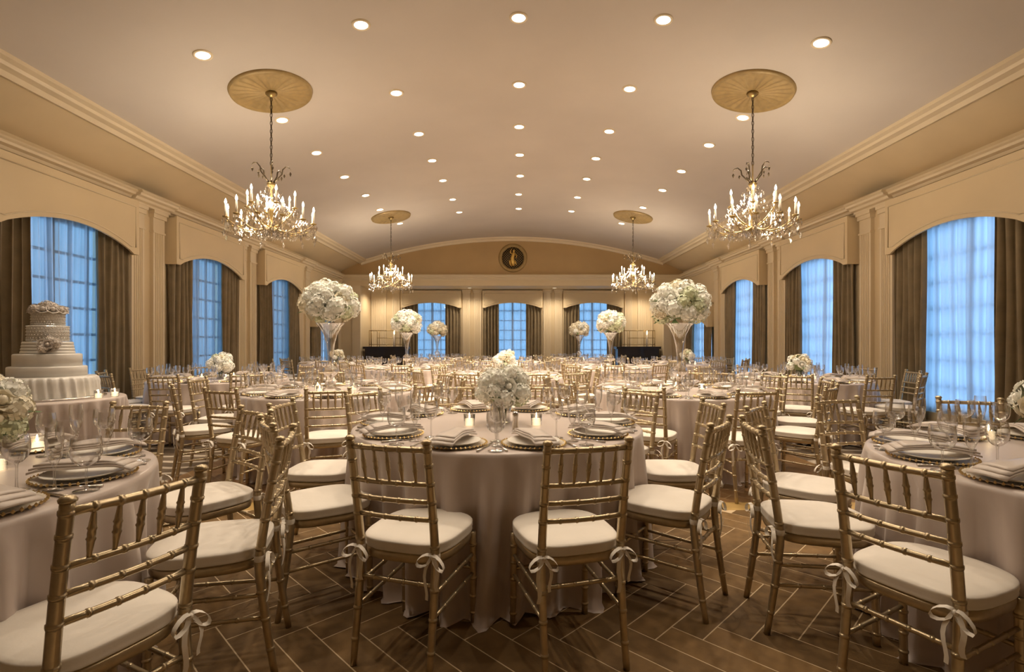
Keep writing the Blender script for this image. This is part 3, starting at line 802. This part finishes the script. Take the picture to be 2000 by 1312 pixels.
# tablecloth
def cloth_mesh(R, H, seed, name='tablecloth'):
    rnd = random.Random(seed); b = MB(); n = 180
    folds = []
    a = 0
    while a < 2*PI-.12:
        wd = rnd.uniform(.12, .25); folds.append((a+wd/2, wd/2, rnd.uniform(.55, 1.25))); a += wd
    def fold(t):
        s_ = 0
        for c, hw, am in folds:
            d = (t-c+PI) % (2*PI)-PI
            if abs(d) < hw: s_ += am*(.5+.5*math.cos(PI*d/hw))
        return s_
    fv = [fold(2*PI*k/n) for k in range(n)]
    tw = [rnd.uniform(0, 6.28) for _ in range(4)]
    rings = [(0.02, H, 0, 0), (.5*R, H, 0, 0), (.9*R, H, 0, 0), (R-.006, H, 0, 0), (R+.004, H-.006, 0, 0), (R+.008, H-.02, .02, 0)]
    for i in range(1, 13): t = i/12; rings.append((R+.008+.03*t, H-.02-(H-.03)*t, t**.42, t))
    rings.append((R+.055, .006, 1.05, 1))
    for r, z, am, t in rings:
        for k in range(n):
            th = 2*PI*k/n
            th2 = th+.05*am*math.sin(3*th+tw[0])*t
            rr = r+am*(.105*(fv[k]-.72)+.018*math.sin(5*th+tw[1])+.012*math.sin(11*th+tw[2]*1.3+2*t))
            rr = max(rr, min(r, R+.006-.085*t**.5))
            b.vert((rr*math.cos(th2), rr*math.sin(th2), z+(.004*math.sin(9*th+tw[3]) if z < .01 else 0)))
    for i in range(len(rings)-1):
        for k in range(n): b.face((i*n+k, (i+1)*n+k, (i+1)*n+(k+1) % n, i*n+(k+1) % n))
    b.face([k for k in range(n)])
    return b.mesh(name, M['cloth'])
cloths = [cloth_mesh(.885, TZ, s_) for s_ in (21, 22, 23)]
b = MB(); b.lathe([(.001, .74), (.86, .74), (.865, .75), (.86, .76), (.001, .76)], 40); m_top = b.mesh('tabletop', M['darkwood'])
b = MB(); b.box(-.02, .02, -.02, .02, 0, .74); m_leg = b.mesh('leg', M['bronze'])

# flowers ---------------------------------------------------------------
def hydrangea(seed, r=.085):
    rnd = random.Random(seed); b = MB(); n = 46
    b.lathe([(.001, -r*.72), (r*.55, -r*.5), (r*.78, 0), (r*.55, r*.5), (.001, r*.74)], 8)
    for i in range(n):
        z = 1-2*(i+.5)/n; q = math.sqrt(1-z*z); a = i*2.39996+rnd.uniform(-.15, .15)
        d = Vector((q*math.cos(a), q*math.sin(a), z)); c = d*r*rnd.uniform(.86, 1.08)
        u = d.orthogonal().normalized(); v = d.cross(u); sp = rnd.uniform(0, PI); sz = r*.30*rnd.uniform(.85, 1.2)
        ci = None
        for k in range(4):
            t = sp+k*PI/2; e = u*math.cos(t)+v*math.sin(t); f_ = u*math.cos(t+PI/2)+v*math.sin(t+PI/2)
            o = len(b.v)
            for p in (c-d*.004, c+e*sz*.6-f_*sz*.45+d*.004, c+e*sz*1.1+d*.002, c+e*sz*.6+f_*sz*.45+d*.004): b.vert(p)
            b.face((o, o+1, o+2, o+3))
    return b
def rose(seed, r=.06):
    rnd = random.Random(seed); b = MB()
    b.lathe([(.001, -r*.6), (r*.5, -r*.4), (r*.55, r*.1), (r*.3, r*.5), (.001, r*.55)], 8)
    for lay, (rr, zz, n, lean) in enumerate(((.30, .62, 3, -.1), (.55, .52, 5, .05), (.80, .36, 6, .25), (1.0, .15, 7, .55))):
        for k in range(n):
            a = 2*PI*k/n+lay*.6+rnd.uniform(-.1, .1); o = len(b.v); wd = 2*PI/n*.72
            for j, (fr, fz) in enumerate(((.55, -.5), (.95, .1), (1.0+lean*.35, zz))):
                for q in (-1, 0, 1):
                    t = a+q*wd*(.6 if j == 0 else 1); k2 = r*rr*fr*(1.06 if q == 0 else .96)
                    b.vert((k2*math.cos(t), k2*math.sin(t), r*(fz*.9-(.10 if j == 2 and q else 0))))
            for j in range(2):
                for q in range(2): p = o+j*3+q; b.face((p, p+1, p+4, p+3))
    return b
hyd = [hydrangea(i) for i in (1, 2)]; ros = [rose(3), rose(4)]
HM = [h.mesh('hydrangea', M[k_]) for h, k_ in ((hyd[0], 'fwhite'), (hyd[1], 'fwhite'), (hyd[0], 'fgreen'), (hyd[1], 'fcream'))]
RM = [h.mesh('rose', M[k_]) for h, k_ in ((ros[0], 'fwhite'), (ros[1], 'fcream'))]
b = MB()
for k in range(5):
    t = (k-2)*.35; o = len(b.v)
    for p in ((0, 0, 0), (.035*math.cos(t)-.02, .05*1, .012), (.0+.02*k-.04, .12, 0), (.035, .05, .004)): b.vert(p)
    b.face((o, o+1, o+2, o+3))
m_leafs = b.mesh('leaf', M['leaf'])
m_core = mk('foliage_core', M['core'], lambda b: b.lathe([(.001, -.95), (.5, -.8), (.9, -.3), (.95, .2), (.6, .75), (.001, .95)], 14))
def dir_to(d): return Vector(d).to_track_quat('Z', 'Y').to_euler()
def bouquet(root, R, zc, n, rose_frac, seed, flat=.85, lo=-.75, cream=False):
    rnd = random.Random(seed)
    ob('foliage_core', m_core, root, (0, 0, zc), scale=(R*.72, R*.72, R*.72*flat))
    for i in range(n):
        z = lo+(1-lo)*(i+.5)/n; q = math.sqrt(max(0, 1-z*z)); a = i*2.39996+rnd.uniform(-.2, .2)
        d = Vector((q*math.cos(a), q*math.sin(a), z)); isr = rnd.random() < rose_frac
        k_ = R*.80*rnd.uniform(.92, 1.06)
        p = Vector((d.x*k_, d.y*k_, zc+d.z*k_*flat))
        m_ = rnd.choice(RM) if isr else rnd.choices(HM, (4, 4, 2, 2))[0]
        if cream and rnd.random() < .6: m_ = RM[1] if isr else HM[3]
        o = ob('rose' if isr else 'hydrangea', m_, root, p, rot=dir_to(d)); o.scale = (R/.31*rnd.uniform(.95, 1.25)*(1.15 if R < .25 else 1.0)*(1.15 if isr else 1.0),)*3
    for i in range(max(4, n//5)):
        a = rnd.uniform(0, 2*PI); z = rnd.uniform(-.7, .3); q = math.sqrt(1-z*z); d = Vector((q*math.cos(a), q*math.sin(a), z))
        p = Vector((0, 0, zc))+d*R*.78; o = ob('leaf', m_leafs, root, p, rot=Vector(d).to_track_quat('Y', 'Z').to_euler()); o.scale = (R/.30,)*3
m_trumpet = mk('glass_vase', M['crystal'], lambda b: b.lathe([(.001, 0), (.105, 0), (.11, .01), (.10, .02), (.05, .04), (.028, .07), (.022, .12), (.03, .15), (.07, .18), (.082, .215), (.07, .25), (.032, .275), (.026, .30), (.03, .38), (.045, .50), (.07, .60), (.11, .68), (.145, .72), (.15, .725), (.143, .722)], 24))
m_lowvase = mk('glass_vase', M['glass'], lambda b: b.lathe([(.001, 0), (.05, 0), (.052, .005), (.05, .06), (.06, .12), (.058, .12), (.046, .06), (.045, .01), (.001, .008)], 20))
m_stems = mk('green_stems', M['leaf'], lambda b: [b.tube([(.018*math.cos(k), .018*math.sin(k), .012), (.03*math.cos(k+1), .03*math.sin(k+1), .11), (.05*math.cos(k+1), .05*math.sin(k+1), .16)], .005, 5) for k in range(7)])
def tall_center(x, y, seed, lab, cream=False):
    r = empty('tall_flower_centrepiece', (x, y, TZ+.005)); tag(r, lab, 'centrepiece', 'tall flower centrepieces')
    ob('glass_vase', m_trumpet, r); bouquet(r, .29, .92, 34, .15, seed, .80, -.62, cream)
def low_center(x, y, seed, lab, R=.165):
    r = empty('low_flower_centrepiece', (x, y, TZ+.005)); tag(r, lab, 'centrepiece', 'low flower centrepieces')
    ob('glass_vase', m_lowvase, r); ob('stems', m_stems, r); bouquet(r, R, .215, 20, .4, seed, .86, -.6)

# ------------------------------------------------------------------ tables
def pos_word(dx, dy):
    a = math.degrees(math.atan2(dx, -dy)); s = 'left' if a < 0 else 'right'; a = abs(a)
    if a < 36: return 'near side %s' % s
    if a < 72: return 'near %s corner' % s
    if a < 108: return '%s side' % s
    if a < 144: return 'far %s corner' % s
    return 'far side %s' % s
def setting(x, y, a, w_, short, full, rnd):
    dx, dy = math.cos(a), math.sin(a); az = a+PI/2; pw = '%s of %s' % (w_, short)
    if not inframe(x+.66*dx, y+.66*dy, .8, .26): return
    def L_(rad, side, z=TZ+.0045): return (x+rad*dx-side*dy, y+rad*dy+side*dx, z)     # + side: the sitter's right hand
    if full or y < 12:
        c = empty('charger_plate', L_(.70, 0)); tag(c, 'gold-beaded pearl charger, %s' % pw, 'charger', 'charger plates'); ob('charger', m_charger, c); ob('beaded_rim', m_beads, c)
        q = ob('dinner_plate', m_plate, None, L_(.70, 0, TZ+.012)); tag(q, 'ivory dinner plate, %s' % pw, 'plate', 'dinner plates')
    nk = ob('napkin', m_napkin, None, L_(.71, 0, TZ+.024), az+rnd.uniform(-.12, .12)); tag(nk, 'folded taupe napkin, %s' % pw, 'napkin', 'folded napkins')
    g = ob('water_goblet', m_gob, None, L_(.79, .248)); tag(g, 'round water goblet, %s' % pw, 'glass', 'water goblets')
    g = ob('wine_glass', m_wine, None, L_(.56, .178)); tag(g, 'stemmed wine glass, %s' % pw, 'glass', 'wine glasses')
    if y < 12: g = ob('champagne_flute', m_flute, None, L_(.675, .222)); tag(g, 'tall champagne flute, %s' % pw, 'glass', 'champagne flutes')
    if full:
        for nm, me, sd in (('fork', m_fork, -.176), ('knife', m_knife, .172)):
            q = ob(nm, me, None, L_(.73, sd), az); tag(q, 'silver %s, %s' % (nm, pw), nm, 'silver cutlery')
votn = ['first', 'second', 'third', 'fourth']
def table(x, y, lab, short, phase, ci, center, crad=1.15, places=True, full=True, angles=None, extra=(), cpos=None, votives=3, seed=0, cloth_rot=0):
    rnd = random.Random(seed)
    t = empty('banquet_table', (x, y, .006)); tag(t, 'round banquet table hidden under the cloth of %s' % short, 'table', 'round banquet tables')
    ob('tabletop', m_top, t)
    for k in range(4): a = PI/4+k*PI/2; ob('leg', m_leg, t, (.5*math.cos(a), .5*math.sin(a), 0))
    o = ob('tablecloth', cloths[ci], None, (x, y, .004), cloth_rot); tag(o, 'floor-length taupe satin cloth on %s' % short, 'tablecloth', 'taupe satin tablecloths')
    angles = angles if angles else [phase+2*PI*k/10 for k in range(10)]
    for a in angles:
        j = rnd.uniform(-.03, .03); r = crad+rnd.uniform(-.02, .03)
        dx, dy = math.cos(a), math.sin(a); w_ = pos_word(dx, dy)
        put_chair(x+r*dx, y+r*dy, a+PI/2+j, 'gold chair with ivory cushion, %s of %s' % (w_, short), 'gold chairs at the banquet tables')
        if places: setting(x, y, a, w_, short, full, rnd)
    for ex, ey, face, w_ in extra:      # pulled-out chairs: back-rest position and facing
        put_chair(ex+.26*math.cos(face), ey+.26*math.sin(face), face-PI/2, 'gold chair with ivory cushion, %s of %s' % (w_, short), 'gold chairs at the banquet tables')
        setting(x, y, math.atan2(ey-y, ex-x), w_, short, full, rnd)
    cx, cy = cpos if cpos else (x, y)
    if center == 'tall': tall_center(cx, cy, seed+50, 'tall-vase white hydrangea ball on %s' % short, cream=y > 14)
    elif center == 'low': low_center(cx, cy, seed+50, 'low white rose arrangement on %s' % short)
    for k in range(votives):
        a = .6+k*2*PI/votives+seed; vx, vy = cx+.24*math.cos(a), cy+.24*math.sin(a)
        if not inframe(vx, vy, .8, .02): continue
        v = empty('votive_candle', (vx, vy, TZ+.002)); vw = 'near' if math.sin(a) < -.4 else 'far' if math.sin(a) > .5 else ''
        tag(v, 'lit votive, %s %s of flowers on %s' % (vw, 'left' if math.cos(a) < 0 else 'right', short), 'candle', 'votive candles')
        ob('glass_cup', m_votg, v); ob('wax', m_votw, v); ob('flame', m_votf, v)
    return x, y
D = math.radians
table(-.09, 3.25, 'T1', 'the front centre table', 0, 0, 'low', 1.07, seed=1, angles=[D(a-90) for a in (16.5, 54, 90, 126, 162, 198, 234, 270, 306, 343.5)], cpos=(-.06, 3.30), cloth_rot=.3)
table(2.54, 2.12, 'T2', 'the front right table', 0, 1, 'low', 1.14, seed=2, angles=[D(a) for a in (168, 139, 103, 68)], extra=[(1.245, 1.69, D(26), 'near left corner')], cpos=(2.74, 2.60))
table(-2.30, 1.76, 'T3', 'the front left table', 0, 2, 'low', 1.13, seed=3, angles=[D(a) for a in (16, 53, 91, 128)], extra=[(-1.00, 1.37, D(157), 'near right corner')], cpos=(-2.26, 2.18))
table(-1.95, 5.50, 'T4', 'the nearest tall-vase table on the left', D(-90-17), 1, 'tall', seed=4)
table(1.80, 5.50, 'T5', 'the nearest tall-vase table on the right', D(-90+6), 2, 'tall', seed=5)
table(-.12, 7.85, 'T10', 'the low-flower table behind the front centre', D(-90+17), 2, 'low', seed=6)
table(-4.17, 7.33, 'L7', 'the low-flower table by the left wall', D(-90+5), 0, 'low', 1.13, seed=7)
table(4.07, 7.24, 'R7', 'the low-flower table by the right wall', D(-90+5), 1, 'low', 1.13, seed=8)
for x, y, sh, ph, c, sd in ((-2.14, 10.40, 'the middle tall-vase table on the left', 8, 'tall', 9), (2.0, 10.40, 'the middle tall-vase table on the right', -8, 'tall', 10),
                            (-.1, 12.6, 'the far centre low-flower table', 17, 'low', 11), (-4.28, 12.5, 'the far low-flower table on the left', 8, 'low', 12),
                            (4.28, 12.5, 'the far low-flower table on the right', 8, 'low', 13),
                            (-2.28, 15.6, 'the farthest tall-vase table on the left', 12, 'tall', 14), (2.05, 15.6, 'the farthest tall-vase table on the right', -12, 'tall', 15)):
    table(x, y, '', sh, D(-90+ph), sd % 3, c, 1.12, seed=sd, full=False)
for x, y, lab in ((.02, 2.98, 'polished silver salt shaker by the flowers, front centre table'),):
    tag(ob('salt_shaker', m_shaker, None, (x, y, TZ+.002)), lab, 'shaker')

# ------------------------------------------------------------------ cake table and cake
CX, CY, CR = -4.33, 4.78, .58
cm = cloth_mesh(CR, TZ, 31)
t = empty('cake_table', (CX, CY, .006)); tag(t, 'small round table under the wedding cake', 'table')
b = MB(); b.lathe([(.001, .74), (CR-.02, .74), (CR-.02, .76), (.001, .76)], 32); ob('tabletop', b.mesh('tabletop', M['darkwood']), t)
for k in range(4): a = PI/4+k*PI/2; ob('leg', m_leg, t, (.35*math.cos(a), .35*math.sin(a), 0))
tag(ob('tablecloth', cm, None, (CX, CY, .004)), 'taupe satin cloth on the small cake table', 'tablecloth')
cz = TZ+.006
b = MB(); b.lathe([(.001, 0), (.43, 0), (.435, .008), (.43, .016), (.001, .016)], 48)
tag(ob('cake_board', b.mesh('cake_board', M['silver']), None, (CX, CY, cz)), 'round silver board under the wedding cake', 'cake board')
ck = empty('wedding_cake', (CX, CY, cz+.017)); tag(ck, 'tall tiered ivory wedding cake with sugar flowers and ruffled base', 'cake')
def tier(name, r, z0, z1, m):
    b = MB(); b.lathe([(.001, z0), (r, z0), (r, z1-.012), (r-.004, z1-.004), (r-.014, z1), (.001, z1)], 56); return ob(name, b.mesh(name, m), ck)
# ruffled bottom tier
b = MB(); n = 240
rows = [(0, .375, 1), (.03, .375, 1), (.08, .37, 1.1), (.13, .37, .9), (.165, .365, .6), (.185, .35, .1)]
for z, r, am in rows:
    for k in range(n):
        t_ = 2*PI*k/n; rr = r+am*(.010*math.sin(34*t_+.8*math.sin(5*t_)+z*8)+.005*math.sin(57*t_+z*20)); b.vert((rr*math.cos(t_), rr*math.sin(t_), z))
c0 = b.vert((0, 0, .187))
for i in range(len(rows)-1):
    for k in range(n): b.face((i*n+k, i*n+(k+1) % n, (i+1)*n+(k+1) % n, (i+1)*n+k))
for k in range(n): b.face(((len(rows)-1)*n+k, (len(rows)-1)*n+(k+1) % n, c0))
ob('ruffled_tier', b.mesh('ruffled_tier', M['icing']), ck)
tier('smooth_tier', .285, .185, .28, M['icing']); tier('smooth_tier', .247, .28, .395, M['icing'])
b = MB(); prof = [(.001, .395)]
for i in range(4): z = .395+.028*i; prof += [(.192-.004*i, z), (.196-.004*i, z+.010), (.192-.004*i, z+.024), (.184-.004*i, z+.0265)]
prof += [(.001, .508)]; b.lathe(prof, 48); ob('banded_tier', b.mesh('banded_tier', M['icing']), ck)
for r, z0, z1 in ((.150, .508, .655), (.120, .655, .79)):
    o = tier('lace_tier', r, z0, z1, M['lace'])
    b = MB()
    for zz in (z0+.012, z1-.008):
        for k in range(60): t_ = 2*PI*k/60; octa(b, ((r+.002)*math.cos(t_), (r+.002)*math.sin(t_), zz), .006, .006, .5)
    for k in range(36):
        for q in range(4):
            t_ = 2*PI*(k+.5*(q % 2))/36; zz = z0+.03+q*(z1-z0-.05)/3.3; octa(b, ((r+.001)*math.cos(t_), (r+.001)*math.sin(t_), zz), .007, .009, .5)
    ob('pearl_beading', b.mesh('pearl_beading', M['icing']), o)
SR = [ros[0].mesh('sugar_flower', M['sugar']), ros[1].mesh('sugar_flower', M['sugar']), hyd[0].mesh('sugar_flower', M['sugar'])]
rnd = random.Random(3)
for i in range(17):
    a = 2*PI*i/11 if i < 11 else 2*PI*i/6; rr = .115 if i < 11 else .05; z = .805 if i < 11 else .845
    d = Vector((math.cos(a)*.9, math.sin(a)*.9, .7 if i < 11 else 1.5)); o = ob('sugar_flower', SR[i % 3], ck, (rr*math.cos(a), rr*math.sin(a), z), rot=dir_to(d)); o.scale = (.72 if i % 3 < 2 else .5,)*3
def spray(cx, cy, cz_, out, n, r):
    for i in range(n):
        q = Vector((rnd.gauss(0, r), rnd.gauss(0, r), rnd.gauss(0, r))); d = Vector(out)+q*6
        o = ob('sugar_flower', SR[i % 3], ck, (cx+q.x, cy+q.y, cz_+q.z), rot=dir_to(d)); o.scale = (.62 if i % 3 < 2 else .42,)*3
spray(.14, -.15, .495, (.6, -1, .3), 9, .035)
spray(-.10, -.36, .165, (-.2, -1, .3), 10, .045)
for vx, vy, lab in ((CX+.10, CY-.50, 'lit votive candle in front of the wedding cake'), (CX+.545, CY+.10, 'lit votive candle right of the wedding cake, upper'), (CX+.51, CY-.05, 'lit votive candle right of the wedding cake, lower')):
    v = empty('votive_candle', (vx, vy, TZ+.006)); tag(v, lab, 'candle', 'votive candles'); ob('glass_cup', m_votg, v); ob('wax', m_votw, v); ob('flame', m_votf, v)

# ------------------------------------------------------------------ far alcove cabinets and brass racks
for s, xc, nm in ((-1, -4.38, 'left'), (1, 4.38, 'right')):
    c = empty('bar_cabinet', (xc, 17.95, 0)); tag(c, 'dark wooden bar cabinet on the %s of the far alcove' % nm, 'cabinet', 'dark bar cabinets')
    b = MB(); b.box(-.72, .72, -.22, .25, .08, 1.08); b.box(-.69, .69, -.19, .22, 0, .08); ob('body', b.mesh('body', M['darkwood']), c)
    b = MB(); b.smooth = False; b.prism([(-.78, 1.08), (-.76, 1.12), (-.78, 1.16), (.78, 1.16), (.76, 1.12), (.78, 1.08)], lambda u, v, t: (u, t, v), -.28, .28); ob('countertop', b.mesh('countertop', M['darkwood']), c)
    b = MB(); b.box(-.30, .30, -.006, 0, -.38, .38); dm = b.mesh('door', M['darkwood'])
    b = MB(); b.tube([(-.05, -.02, 0), (.05, -.02, 0)], .007, 6); hm = b.mesh('handle', M['brass'])
    for q in (-1, 1):
        d_ = ob('door', dm, c, (q*.35, -.221, .56)); ob('handle', hm, d_, (-q*.2, 0, .2))
    r = empty('brass_rack', (xc+s*.02, 18.0, 1.16)); tag(r, 'open brass rack with glass shelves on the %s bar cabinet' % nm, 'rack', 'brass bottle racks')
    b = MB()
    for x_ in (-.58, -.30, .28, .58):
        for y_ in (-.14, .14): b.tube([(x_, y_, 0), (x_, y_, .56)], .011, 6)
    for z_ in (.08, .56):
        for y_ in (-.14, .14): b.tube([(-.58, y_, z_), (.58, y_, z_)], .010, 6)
    for y_ in (-.14, .14): b.tube([(-.30, y_, .30), (.58, y_, .30)], .009, 6)
    for x_ in (-.58, .58): b.tube([(x_, -.14, .56), (x_, .14, .56)], .010, 6)
    ob('frame', b.mesh('frame', M['brass']), r)
    for x0_, x1_, z_ in ((-.58, .58, .085), (-.30, .58, .305)):
        b = MB(); b.box(x0_, x1_, -.14, .14, z_, z_+.008); ob('glass_shelf', b.mesh('glass_shelf', M['pane']), r)
    v = empty('hurricane_candle', (xc+s*.02-s*.30 if s < 0 else xc+.32, 17.82, 1.16)); tag(v, 'tall lit pillar candle by the %s brass rack' % nm, 'candle')
    b = MB(); b.lathe([(.001, 0), (.03, 0), (.03, .42), (.001, .42)], 12); ob('pillar', b.mesh('pillar', M['candle']), v)
    b = MB(); b.lathe([(.002, .42), (.02, .46), (.014, .52), (.001, .56)], 10); ob('flame', b.mesh('flame', M['flame']), v)
